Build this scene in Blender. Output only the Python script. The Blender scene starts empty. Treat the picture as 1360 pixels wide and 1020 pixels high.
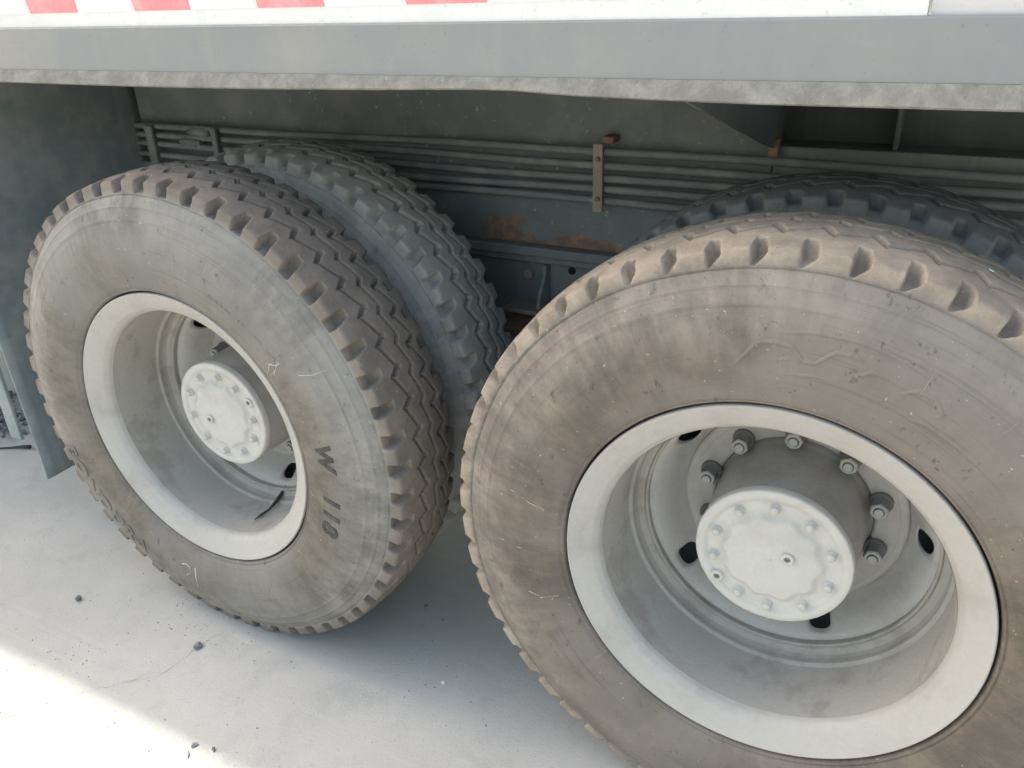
import bpy, bmesh, math, random
import numpy as np
from mathutils import Vector, Matrix, noise as mnoise
R = math.radians
rng = random.Random(7)
scene = bpy.context.scene
col = scene.collection

# ---------------------------------------------------------------- camera
YAW, PITCH, ROLL, FPX = -0.5027, -0.4566, -0.0418, 1113.3
CAM = Vector((1.536, -1.160, 1.567))
fw = Vector((math.sin(YAW)*math.cos(PITCH), math.cos(YAW)*math.cos(PITCH), math.sin(PITCH)))
rt = Vector((math.cos(YAW), -math.sin(YAW), 0)); up = rt.cross(fw)
rt, up = rt*math.cos(ROLL)+up*math.sin(ROLL), -rt*math.sin(ROLL)+up*math.cos(ROLL)
cd = bpy.data.cameras.new('camera'); cam = bpy.data.objects.new('camera', cd); col.objects.link(cam)
m = Matrix((rt, up, -fw)).transposed().to_4x4(); m.translation = CAM; cam.matrix_world = m
cd.sensor_width = 36; cd.lens = FPX/1360*36; cd.clip_start = .02; cd.clip_end = 500
scene.camera = cam

# ---------------------------------------------------------------- light
SUN_EL, SUN_AZ = 48.0, -79.0        # sun off to the left along the truck, a little behind it (azimuth from +y towards +x)
world = bpy.data.worlds.new('World'); scene.world = world; world.use_nodes = True
wn = world.node_tree; sky = wn.nodes.new('ShaderNodeTexSky'); sky.sky_type = 'NISHITA'
sky.sun_disc = False; sky.sun_elevation = R(SUN_EL); sky.sun_rotation = R(SUN_AZ)
sky.air_density = 1.9; sky.dust_density = 5.6; sky.ozone_density = 1.0
bg = wn.nodes['Background']; bg.inputs[1].default_value = 0.15
wn.links.new(sky.outputs[0], bg.inputs[0])
sl = bpy.data.lights.new('sun', 'SUN'); sl.energy = 2.0; sl.angle = R(0.85); sl.color = (1, .945, .82)
sun = bpy.data.objects.new('sun', sl); col.objects.link(sun); sun.location = (0, 3, 8)
sd = Vector((math.sin(R(SUN_AZ))*math.cos(R(SUN_EL)), math.cos(R(SUN_AZ))*math.cos(R(SUN_EL)), math.sin(R(SUN_EL))))       # towards the sun
sun.rotation_euler = sd.to_track_quat('Z', 'Y').to_euler()
vs = scene.view_settings
vs.view_transform = 'Standard'; vs.look = 'None'; vs.gamma = 1; vs.use_curve_mapping = False
vs.exposure = 1.45

# ---------------------------------------------------------------- node helpers
class Mat:
    def __init__(s, name, rough=.7, spec=.3, metal=0):
        s.m = bpy.data.materials.new(name); s.m.use_nodes = True; s.t = s.m.node_tree
        s.b = s.t.nodes['Principled BSDF']; s.b.inputs['Roughness'].default_value = rough
        s.b.inputs['Specular IOR Level'].default_value = spec; s.b.inputs['Metallic'].default_value = metal
        s.tc = s.t.nodes.new('ShaderNodeTexCoord'); s.obj = s.tc.outputs['Object']
    def link(s, a, b): s.t.links.new(a, b)
    def val(s, sock, v):
        if hasattr(v, 'is_linked'): s.link(v, sock)
        else: sock.default_value = v
    def mapv(s, scale=(1, 1, 1), vec=None, loc=(0, 0, 0)):
        n = s.t.nodes.new('ShaderNodeMapping'); n.inputs['Scale'].default_value = scale
        n.inputs['Location'].default_value = loc
        s.link(vec if vec is not None else s.obj, n.inputs[0]); return n.outputs[0]
    def noise(s, scale, detail=4, rough=.6, vec=None, dist=0):
        n = s.t.nodes.new('ShaderNodeTexNoise'); n.inputs['Scale'].default_value = scale
        n.inputs['Detail'].default_value = detail; n.inputs['Roughness'].default_value = rough
        n.inputs['Distortion'].default_value = dist
        s.link(vec if vec is not None else s.obj, n.inputs['Vector']); return n.outputs[0]
    def vor(s, scale, vec=None, feat='F1', rnd=1):
        n = s.t.nodes.new('ShaderNodeTexVoronoi'); n.feature = feat; n.inputs['Scale'].default_value = scale
        n.inputs['Randomness'].default_value = rnd
        s.link(vec if vec is not None else s.obj, n.inputs['Vector']); return n.outputs['Distance']
    def ss(s, v, a, b, lo=0., hi=1.):                      # smooth map range
        n = s.t.nodes.new('ShaderNodeMapRange'); n.interpolation_type = 'SMOOTHSTEP'
        s.val(n.inputs[0], v); n.inputs[1].default_value = a; n.inputs[2].default_value = b
        n.inputs[3].default_value = lo; n.inputs[4].default_value = hi; return n.outputs[0]
    def math(s, op, a, b=0., c=0.):
        n = s.t.nodes.new('ShaderNodeMath'); n.operation = op
        s.val(n.inputs[0], a); s.val(n.inputs[1], b); s.val(n.inputs[2], c); return n.outputs[0]
    def mix(s, f, a, b):
        n = s.t.nodes.new('ShaderNodeMix'); n.data_type = 'RGBA'
        s.val(n.inputs[0], f)
        for sk, v in ((n.inputs[6], a), (n.inputs[7], b)):
            if hasattr(v, 'is_linked'): s.link(v, sk)
            else: sk.default_value = (*v, 1)
        return n.outputs[2]
    def sep(s, v=None):
        n = s.t.nodes.new('ShaderNodeSeparateXYZ'); s.link(v if v is not None else s.obj, n.inputs[0]); return n.outputs
    def comb(s, x, y, z):
        n = s.t.nodes.new('ShaderNodeCombineXYZ')
        for k, v in zip(n.inputs, (x, y, z)): s.val(k, v)
        return n.outputs[0]
    def attr(s, name):
        n = s.t.nodes.new('ShaderNodeAttribute'); n.attribute_name = name; return n.outputs['Fac']
    def color(s, c):
        if hasattr(c, 'is_linked'): s.link(c, s.b.inputs['Base Color'])
        else: s.b.inputs['Base Color'].default_value = (*c, 1)
    def bump(s, h, dist=.002, strength=1):
        n = s.t.nodes.new('ShaderNodeBump'); n.inputs['Distance'].default_value = dist
        n.inputs['Strength'].default_value = strength
        s.link(h, n.inputs['Height']); s.link(n.outputs[0], s.b.inputs['Normal'])

def paint_mat(name, base, dust, amount=.5, rough=.55, sc=6, chips=None, streak=True, spec=.35, bump=.0006, thr=(.45, .7), chip_at=.66):
    k = Mat(name, rough, spec)
    big = k.noise(sc, 5, .65); fine = k.noise(sc*14, 4, .7)
    f = k.math('MULTIPLY', k.ss(big, *thr), amount)
    c = k.mix(f, base, dust)
    if streak:
        st = k.noise(1, 4, .6, k.mapv((26, 26, 1.6)))
        c = k.mix(k.ss(st, .5, .8, 0, amount*.6), c, dust)
    sp = k.ss(k.noise(sc*40, 2, .5), .66, .74)
    c = k.mix(k.math('MULTIPLY', sp, .25), c, tuple(x*.45 for x in base))
    if chips:
        ch = k.ss(k.noise(sc*3, 6, .75), chip_at, chip_at+.03); c = k.mix(ch, c, chips)
    c = k.mix(k.ss(fine, .3, .8, 0, .22), c, dust)
    k.color(c); k.bump(k.math('ADD', fine, k.math('MULTIPLY', big, .6)), bump)
    k.link(k.ss(fine, .2, .8, rough-.1, min(1, rough+.2)), k.b.inputs['Roughness'])
    return k.m

def tyre_mat(name, wall_dust, tread_dust, dark, seed, amt=(.38, .62), cover=.8):
    k = Mat(name, .85, .18)
    x, y, z = k.sep()
    r = k.math('SQRT', k.math('ADD', k.math('MULTIPLY', x, x), k.math('MULTIPLY', z, z)))
    inv = k.math('DIVIDE', 9.0, r)
    pol = k.comb(k.math('MULTIPLY_ADD', x, inv, seed), k.math('MULTIPLY', r, 5.0), k.math('MULTIPLY', z, inv))
    off = k.mapv((1, 1, 1), None, (seed*1.7, seed, seed*.6))
    streak = k.noise(3.2, 5, .62, pol); big = k.noise(3.4, 5, .6, off, .5); mid = k.noise(15, 6, .68, off); fine = k.noise(150, 4, .7, off)
    zone = k.attr('zone')
    # sidewall: dusty film, thin streaks running to the rim, darker scuffs
    f = k.math('ADD', k.math('MULTIPLY', big, .34), k.math('ADD', k.math('MULTIPLY', streak, .22), k.math('MULTIPLY', mid, .44)))
    inner = tuple(a_*b_ for a_, b_ in zip(wall_dust, (.76, .715, .665)))
    grad = k.ss(k.math('ADD', r, k.math('MULTIPLY_ADD', big, .12, -.06)), .42, .56)
    film = k.mix(grad, inner, tuple(min(1, a_*1.10) for a_ in wall_dust))
    w = k.mix(k.ss(f, amt[0], amt[1], .42, cover+.16), dark, film)
    cool = k.ss(k.noise(2.6, 3, .5, k.mapv((1, 1, 1), None, (seed*3, 5, 1))), .45, .65, 0, .6)
    w = k.mix(cool, w, tuple(a_*b_ for a_, b_ in zip(wall_dust, (.90, .92, .965))))
    ring = k.noise(1.0, 4, .7, k.comb(k.math('MULTIPLY', r, 130), k.math('DIVIDE', x, r), k.math('DIVIDE', z, r)))
    w = k.mix(k.ss(ring, .56, .72, 0, .28), w, dark)
    sc = k.ss(k.noise(24, 6, .75, k.mapv((1.6, 1, 1), None, (seed, 2, seed))), .60, .67)
    w = k.mix(k.math('MULTIPLY', sc, .5), w, dark)
    hair = k.ss(k.noise(1.0, 3, .6, k.comb(k.math('MULTIPLY', k.math('DIVIDE', x, r), 95), k.math('MULTIPLY', r, 7), k.math('MULTIPLY', k.math('DIVIDE', z, r), 95))), .67, .73)
    w = k.mix(k.math('MULTIPLY', hair, .30), w, tuple(min(1, a_*1.45) for a_ in wall_dust))
    # tread: earth coloured film
    t = k.mix(k.ss(mid, .3, .7, .55, .96), dark, tread_dust)
    t = k.mix(k.ss(fine, .5, .8, 0, .35), t, tuple(a*1.25 for a in tread_dust))
    c = k.mix(k.ss(k.math('ADD', zone, k.math('MULTIPLY_ADD', mid, .5, -.25)), .3, .75), w, t)
    sp = k.ss(k.noise(85, 3, .6, off), .68, .73); c = k.mix(k.math('MULTIPLY', sp, .5), c, dark)
    c = k.mix(k.math('MULTIPLY', k.ss(k.noise(120, 2, .5, k.mapv((1, 1, 1), None, (3, seed, 9))), .72, .76), .5), c, (.5, .47, .42))
    k.color(c)
    h = k.math('ADD', k.math('MULTIPLY', fine, .5), k.math('ADD', k.math('MULTIPLY', mid, 1.3), k.math('MULTIPLY', streak, .3)))
    k.bump(h, .0022, 1.0)
    return k.m

M = {}
M['tyre_grey'] = tyre_mat('tyre_rubber_grey_dust', (.285, .268, .24), (.245, .208, .178), (.065, .062, .057), 1.3)
M['tyre_tan'] = tyre_mat('tyre_rubber_tan_dust', (.275, .242, .208), (.40, .332, .268), (.055, .051, .047), 7.7, (.40, .66), .80)
M['tyre_inner'] = tyre_mat('tyre_rubber_inner', (.40, .388, .355), (.42, .405, .37), (.15, .148, .138), 12.1)
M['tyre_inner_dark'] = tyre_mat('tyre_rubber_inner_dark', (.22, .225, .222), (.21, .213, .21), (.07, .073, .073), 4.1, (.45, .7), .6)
M['rim'] = paint_mat('cream_rim_paint', (.44, .42, .39), (.325, .30, .268), .6, .38, 7, chips=(.27, .20, .155), chip_at=.705, streak=False, thr=(.5, .72))
M['rim_in'] = paint_mat('grey_rim_base_paint', (.40, .38, .345), (.28, .255, .222), .7, .42, 9, streak=False, thr=(.5, .66), chips=(.22, .215, .20), chip_at=.70)
M['disc'] = paint_mat('grey_disc_paint', (.50, .485, .46), (.35, .325, .29), .55, .5, 9, streak=False)
M['hub'] = paint_mat('grey_hub_paint', (.39, .38, .37), (.26, .245, .225), .6, .5, 9, streak=False, chips=(.13, .125, .12), chip_at=.70)
M['cover'] = paint_mat('pale_hub_cover_paint', (.545, .53, .50), (.40, .38, .345), .5, .42, 8, streak=False, chips=(.38, .36, .33), chip_at=.74)
M['nutface'] = paint_mat('nut_face_paint', (.46, .46, .44), (.3, .3, .28), .4, .45, 30, streak=False)
M['steel'] = paint_mat('dark_greasy_steel', (.15, .145, .14), (.30, .285, .26), .5, .45, 40, streak=False, spec=.5)
M['frame'] = paint_mat('dark_chassis_paint', (.18, .198, .198), (.31, .312, .295), .7, .6, 5, streak=True)
M['frame_dark'] = paint_mat('shaded_chassis_paint', (.085, .10, .106), (.18, .185, .18), .55, .65, 5)  # chassis paint darkened: shade of recesses and underside is put into the colour
M['pipe'] = paint_mat('dusty_pipe', (.19, .208, .21), (.32, .325, .315), .8, .55, 10, streak=False)
M['bracket'] = paint_mat('dusty_bracket', (.30, .255, .215), (.44, .395, .34), .7, .65, 18, chips=(.13, .07, .045), streak=False)
M['rust'] = paint_mat('rusty_steel', (.24, .15, .105), (.34, .26, .2), .6, .8, 20, streak=False)
M['white'] = paint_mat('white_body_paint', (.74, .735, .72), (.60, .58, .545), .4, .4, 3)
M['pink'] = paint_mat('grey_pink_panel', (.60, .575, .575), (.5, .48, .46), .4, .45, 4)
M['red'] = paint_mat('red_tape', (.74, .25, .27), (.75, .5, .48), .45, .35, 10, streak=False)
M['tape'] = paint_mat('white_tape', (.76, .765, .75), (.66, .65, .62), .3, .35, 10, streak=False)
M['flap'] = paint_mat('rubber_mud_flap', (.195, .24, .255), (.34, .355, .35), .75, .6, 6, thr=(.42, .66))
M['rail'] = paint_mat('blue_grey_rail_paint', (.24, .25, .255), (.315, .30, .275), .75, .45, 3, thr=(.4, .68))
k = Mat('dusty_lip', .9, .15)
n1 = k.noise(22, 6, .7); n2 = k.noise(120, 4, .7)
c = k.mix(k.ss(n1, .35, .68), (.215, .205, .183), (.315, .30, .268)); c = k.mix(k.ss(k.noise(70, 3), .64, .72, 0, .5), c, (.42, .405, .37))
k.color(k.mix(k.ss(k.noise(50, 3), .63, .72, 0, .4), c, (.17, .16, .135))); k.bump(k.math('ADD', n1, n2), .003); M['lip'] = k.m
# chassis web with the rust stain along its lower edge
k = Mat('chassis_web_rust', .65, .3)
x, y, z = k.sep()
n1 = k.noise(6, 5, .65); n2 = k.noise(60, 4, .7); n3 = k.noise(9, 5, .6)
c = k.mix(k.ss(n1, .42, .7, 0, .7), (.175, .20, .204), (.275, .288, .286))
c = k.mix(k.ss(n2, .62, .72, 0, .5), c, (.66, .66, .63))
edge = k.math('MULTIPLY_ADD', k.math('SUBTRACT', n3, .5), .34, .936)
mask = k.math('MULTIPLY', k.ss(k.math('SUBTRACT', z, edge), .012, -.006), k.math('MULTIPLY', k.ss(x, .30, .46), k.ss(x, 1.3, 1.1)))
rc = k.mix(k.ss(k.noise(28, 4), .4, .62), (.20, .135, .105), (.36, .205, .125))
k.color(k.mix(k.math('MULTIPLY', mask, .9), c, rc)); k.bump(k.math('ADD', n2, n1), .0012); M['web'] = k.m
# concrete
k = Mat('pale_concrete', .85, .2)
big = k.noise(1.3, 5, .6); mid = k.noise(7, 6, .7); fine = k.noise(140, 4, .75); br = k.noise(1, 4, .6, k.mapv((1.2, 30, 1)))
c = k.mix(k.ss(big, .35, .68), (.415, .408, .386), (.475, .466, .443))
c = k.mix(k.ss(mid, .48, .72, 0, .6), c, (.36, .365, .352))
c = k.mix(k.ss(br, .55, .78, 0, .35), c, (.54, .54, .525))
c = k.mix(k.ss(k.noise(3.4, 5, .6, k.mapv((1, 2.4, 1))), .58, .70, 0, .4), c, (.345, .35, .345))
c = k.mix(k.ss(k.noise(60, 3, .6), .65, .72, 0, .5), c, (.30, .295, .28))
c = k.mix(k.ss(k.noise(170, 2, .5), .66, .73, 0, .6), c, (.2, .2, .195))
k.color(c); k.bump(k.math('ADD', k.math('MULTIPLY', mid, .8), fine), .0016, .8); M['concrete'] = k.m
k = Mat('crack_line', 1, 0); k.color((.29, .285, .27)); M['crack'] = k.m
k = Mat('grey_stone', .9, .2); n1 = k.noise(90, 4, .7)
k.color(k.mix(k.ss(n1, .35, .65), (.12, .125, .13), (.31, .315, .315))); k.bump(n1, .002); M['stone'] = k.m
k = Mat('white_chip', .6, .3); k.color((.8, .8, .78)); M['chip'] = k.m
k = Mat('dark_lettering', .85, .2); n1 = k.noise(40, 5, .7)
k.color(k.mix(k.ss(n1, .35, .7, .1, .75), (.05, .049, .046), (.13, .125, .115))); M['letters'] = k.m
k = Mat('chalk', .9, .1); n1 = k.noise(160, 3, .7)
k.color(k.mix(k.ss(n1, .3, .6), (.3, .29, .26), (.62, .62, .58))); M['chalk'] = k.m
k = Mat('twig_bark', .85, .2); n1 = k.noise(120, 4, .7)
k.color(k.mix(n1, (.025, .022, .02), (.10, .095, .085))); M['twig'] = k.m
k = Mat('hole_shade_black', .9, .1); k.color((.02, .022, .023)); M['black'] = k.m  # flat black that stands for the shade inside a hole
k = Mat('leak_stain', .5, .4); n1 = k.noise(30, 4, .6); k.color(k.mix(n1, (.05, .05, .05), (.2, .2, .195))); M['grease'] = k.m

# ---------------------------------------------------------------- mesh helpers
def add(name, me, mats, parent=None, smooth=False, **props):
    o = bpy.data.objects.new(name, me); col.objects.link(o)
    for q in (mats if isinstance(mats, (list, tuple)) else [mats]):
        if q not in list(me.materials): me.materials.append(q)
    if parent: o.parent = parent
    if smooth: me.polygons.foreach_set('use_smooth', [True]*len(me.polygons))
    for a, b in props.items(): o[a] = b
    return o
def from_bm(bm, name):
    me = bpy.data.meshes.new(name); bm.normal_update(); bm.to_mesh(me); bm.free(); return me
def empty(name, loc=(0, 0, 0), parent=None, **props):
    o = bpy.data.objects.new(name, None); col.objects.link(o); o.location = loc; o.empty_display_size = .1
    if parent: o.parent = parent
    for a, b in props.items(): o[a] = b
    return o
def box_me(name, x0, x1, y0, y1, z0, z1, bev=.003):
    bm = bmesh.new(); bmesh.ops.create_cube(bm, size=1)
    for v in bm.verts: v.co = Vector(((x0+x1)/2+v.co.x*(x1-x0), (y0+y1)/2+v.co.y*(y1-y0), (z0+z1)/2+v.co.z*(z1-z0)))
    if bev: bmesh.ops.bevel(bm, geom=bm.edges[:], offset=bev, segments=2, affect='EDGES', profile=.5)
    return from_bm(bm, name)
def box(name, dims, mat, parent, bev=.003, **p): return add(name, box_me(name, *dims, bev), mat, parent, **p)
def prism_me(name, prof, x0, x1, axis='x', bev=.0):
    bm = bmesh.new(); a = []; b = []
    for (u, v) in prof:
        a.append(bm.verts.new((x0, u, v) if axis == 'x' else (u, x0, v)))
        b.append(bm.verts.new((x1, u, v) if axis == 'x' else (u, x1, v)))
    bm.faces.new(a); bm.faces.new(b[::-1]); n = len(prof)
    for i in range(n): bm.faces.new((a[i], b[i], b[(i+1) % n], a[(i+1) % n]))
    bmesh.ops.recalc_face_normals(bm, faces=bm.faces[:])
    if bev: bmesh.ops.bevel(bm, geom=bm.edges[:], offset=bev, segments=2, affect='EDGES', profile=.5)
    return from_bm(bm, name)
def lathe_me(name, prof, n=160, close=False):
    """prof: (r, y) points turned round the local y axis"""
    P = np.array(prof, float); t = np.linspace(0, 2*np.pi, n, endpoint=False)
    k = len(P)
    V = np.stack([np.outer(np.cos(t), P[:, 0]), np.tile(P[:, 1], (n, 1)), np.outer(np.sin(t), P[:, 0])], -1).reshape(-1, 3)
    return grid_me(name, V, n, k)
def grid_me(name, V, n, k):
    i = np.arange(n)[:, None]; j = np.arange(k-1)[None, :]
    a = i*k+j; b = ((i+1) % n)*k+j
    F = np.stack([a, a+1, b+1, b], -1).reshape(-1, 4)
    me = bpy.data.meshes.new(name); me.vertices.add(len(V)); me.vertices.foreach_set('co', V.astype(np.float32).ravel())
    me.loops.add(F.size); me.loops.foreach_set('vertex_index', F.astype(np.int32).ravel())
    me.polygons.add(len(F)); me.polygons.foreach_set('loop_start', np.arange(0, F.size, 4, dtype=np.int32))
    me.polygons.foreach_set('use_smooth', np.ones(len(F), bool))
    me.update(calc_edges=True); return me
def round_prof(pts, rad=.003, seg=3):
    """soften the corners of an open (r, y) profile"""
    out = [pts[0]]
    for i in range(1, len(pts)-1):
        p0, p, p1 = (Vector(q) for q in pts[i-1:i+2])
        d0 = (p0-p); d1 = (p1-p); l = min(rad, d0.length*.45, d1.length*.45)
        a = p+d0.normalized()*l; b = p+d1.normalized()*l
        for s in range(seg+1):
            t = s/seg; out.append(tuple(a*(1-t)**2+p*2*t*(1-t)+b*t*t))
    out.append(pts[-1]); return out
def tube_me(name, pts, rads, n=8, caps=True):
    bm = bmesh.new(); rings = []
    pts = [Vector(p) for p in pts]
    if not hasattr(rads, '__len__'): rads = [rads]*len(pts)
    for i, p in enumerate(pts):
        d = (pts[min(i+1, len(pts)-1)]-pts[max(i-1, 0)]).normalized()
        u = d.cross(Vector((0, 0, 1)) if abs(d.z) < .9 else Vector((1, 0, 0))).normalized(); v = d.cross(u)
        rings.append([bm.verts.new(p+(u*math.cos(2*math.pi*j/n)+v*math.sin(2*math.pi*j/n))*rads[i]) for j in range(n)])
    for a, b in zip(rings, rings[1:]):
        for j in range(n): bm.faces.new((a[j], a[(j+1) % n], b[(j+1) % n], b[j]))
    if caps: bm.faces.new(rings[0][::-1]); bm.faces.new(rings[-1])
    bmesh.ops.recalc_face_normals(bm, faces=bm.faces[:])
    me = from_bm(bm, name); me.polygons.foreach_set('use_smooth', [len(p.vertices) == 4 for p in me.polygons]); return me
def sst(a, b, x): t = np.clip((x-a)/(b-a), 0, 1); return t*t*(3-2*t)

# ---------------------------------------------------------------- tyre
ZC = 0.5995; WB = 1.3505; YC = .143; NP = 54; PITCH_A = 360/NP
SIDE = np.array([(.3500, .052), (.3570, .046), (.3594, .030), (.3604, .0175), (.3625, .0130), (.3640, .0100), (.3665, .0095), (.3680, .0110),
                 (.3705, .0075), (.3730, .0060), (.380, .0035), (.390, .0005), (.402, -.0020), (.415, -.0042), (.428, -.0058), (.441, -.0068), (.454, -.0070),
                 (.467, -.0062), (.480, -.0045), (.492, -.0022), (.504, .0008), (.514, .0038), (.5225, .0066), (.5245, .0062), (.5262, .0080),
                 (.534, .0112), (.542, .0146), (.5475, .0170), (.5490, .0166), (.5505, .0186), (.557, .0222), (.563, .0255), (.5675, .0282), (.5695, .0300),
                 (.5708, .0322), (.5722, .0310), (.574, .0300)])
def side_y(r): return float(np.interp(r, SIDE[:, 0], SIDE[:, 1]))
def crown(y): return .6015+.0105*(1-((y-YC)/.109)**2)
NOTCH = np.array([(0, .574, .0300), (.12, .5745, .036), (.40, .573, .050), (.66, .573, .061), (.84, .577, .0675), (.93, .593, .0705), (1.0, .6085, .0716)])
def tyre_me(name, theta_ref, spp=32, ny=100, dr=0., seed=0, wear=1., nw=1., taper=1.):
    n = NP*spp
    th = np.linspace(0, 2*np.pi, n, endpoint=False)
    deg = np.degrees(th)
    phi = ((theta_ref-deg)/PITCH_A) % 1.0
    pid = np.floor((theta_ref-deg)/PITCH_A).astype(int) % NP
    rs = np.random.RandomState(seed); jit = rs.uniform(-1, 1, (NP, 4))
    # profile half: sidewall, lug face, tread, mirrored
    sh = np.linspace(.574, .5975, 9)[1:]; shy = .030+.0034*((sh-.574)/.0235)
    corner = [(.5998, .0348), (.6012, .0368), (.6024, .0398)]
    yt = np.linspace(.043, 2*YC-.043, ny)
    half = list(map(tuple, SIDE)) + list(zip(sh, shy)) + corner
    A = np.array(half)
    B = A[::-1].copy(); B[:, 1] = 2*YC-B[:, 1]
    P = np.vstack([A, np.stack([crown(yt), yt], 1), B]); k = len(P)
    zone = np.zeros(k); zone[len(A):len(A)+ny] = 1; lug = np.linspace(.45, 1, len(A)-len(SIDE)); zone[len(SIDE):len(A)] = lug; zone[len(A)+ny:len(A)+ny+len(lug)] = lug[::-1]
    Rr = np.tile(P[:, 0], (n, 1)); Yy = np.tile(P[:, 1], (n, 1))
    # grooves: (phi_hi, y_hi, phi_lo, y_lo, half width, knob at hi end?)
    tr = slice(len(A), len(A)+ny); Y = Yy[:, tr]; ph = phi[:, None]
    dep = np.zeros_like(Y)
    mm = PITCH_A*math.pi/180*.608                     # pitch in metres
    for (ph_hi, y_hi, ph_lo, y_lo, hw, knob) in ((.31, .1205, .54, .0965, .0030, 1), (.49, .1630, .70, .1475, .0026, 0), (.73, .2110, .94, .1840, .0026, -1)):
        q = (ph-ph_hi) % 1.0; lo = ph_lo-ph_hi
        yg = np.where(q < lo, y_hi+(y_lo-y_hi)*q/lo, y_lo+(y_hi-y_lo)*(q-lo)/(1-lo))
        sl = np.where(q < lo, (y_hi-y_lo)/(lo*mm), (y_hi-y_lo)/((1-lo)*mm))
        d = np.abs(Y-yg)/np.sqrt(1+sl*sl)
        w = np.where(q < lo, hw*1.65, hw)
        dep = np.maximum(dep, sst(1, 0, (d-w+.0002)/.0016)*.0155)
        if knob:
            p0, y0 = (ph_hi, y_hi) if knob > 0 else (ph_lo, y_lo)
            dx = ((ph-p0+.5) % 1.0-.5)*mm
            kd = np.sqrt(((dx)/1.25)**2+(Y-y0-(.0035 if knob > 0 else -.0035))**2)
            dep = np.maximum(dep, sst(1, 0, (kd-.0050)/.0016)*.0145)
    Rr[:, tr] -= dep*wear
    # shoulder notches, outer and inner edge
    s0 = len(SIDE)-1
    i1 = len(A)+int(np.searchsorted(yt, .0715))
    idx = np.arange(s0, i1+1)
    seg = np.hypot(np.diff(P[idx, 0]), np.diff(P[idx, 1])); s = np.concatenate([[0], np.cumsum(seg)]); s /= s[-1]
    qr = np.interp(s, NOTCH[:, 0], NOTCH[:, 1]); qy = np.interp(s, NOTCH[:, 0], NOTCH[:, 2])
    for side in (0, 1):
        ii = idx if side == 0 else (k-1-idx)
        p2 = (phi if side == 0 else ((.32-phi) % 1.0))
        j = jit[pid]*.018*(1 if side == 0 else .6)
        a = .02+.05*s[None, :]+j[:, :1]; b = .02+(.425-.17*np.clip((s[None, :]-.3)/.7, 0, 1)**1.6)*nw*(taper+(1-taper)*sst(0, .36, s[None, :]))+j[:, 1:2]
        p3 = ((p2[:, None]+.25) % 1.0)-.25
        w = .035
        mask = sst(a-w*.2, a+w, p3)*sst(b+w*.9, b-w*.3, p3)*sst(0, .06, s)[None, :]
        mask *= (.86+.14*jit[pid][:, 2:3])
        mask *= (wear*.7+.3)
        Yq = qy if side == 0 else 2*YC-qy
        Rr[:, ii] = Rr[:, ii]*(1-mask)+qr*mask
        Yy[:, ii] = Yy[:, ii]*(1-mask)+Yq*mask
    # unevenness
    lo = .0010*np.sin(3*th+seed)+.0006*np.sin(7*th+2.1*seed)+.0005*np.sin(13*th)
    body = sst(.53, .58, P[:, 0])[None, :]
    Rr = Rr+(lo[:, None]+jit[pid][:, 3:4]*.0006)*body+dr*sst(.4, .57, P[:, 0])[None, :]
    X = Rr*np.cos(th)[:, None]; Z = Rr*np.sin(th)[:, None]
    # flattened where it carries the truck, sidewall bulging a little there
    low = sst(-.42, -.60, Z); sgn = np.where(Yy < YC, -1, 1)
    Yy = Yy+sgn*low*.006*sst(.37, .46, Rr)*sst(.60, .53, Rr)
    Z = np.maximum(Z, -ZC+.0006*(Rr > 0))
    V = np.stack([X, Yy, Z], -1).reshape(-1, 3)
    me = grid_me(name, V, n, k)
    at = me.attributes.new('zone', 'FLOAT', 'POINT'); at.data.foreach_set('value', np.tile(zone, n).astype(np.float32))
    me.validate(); return me

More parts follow.
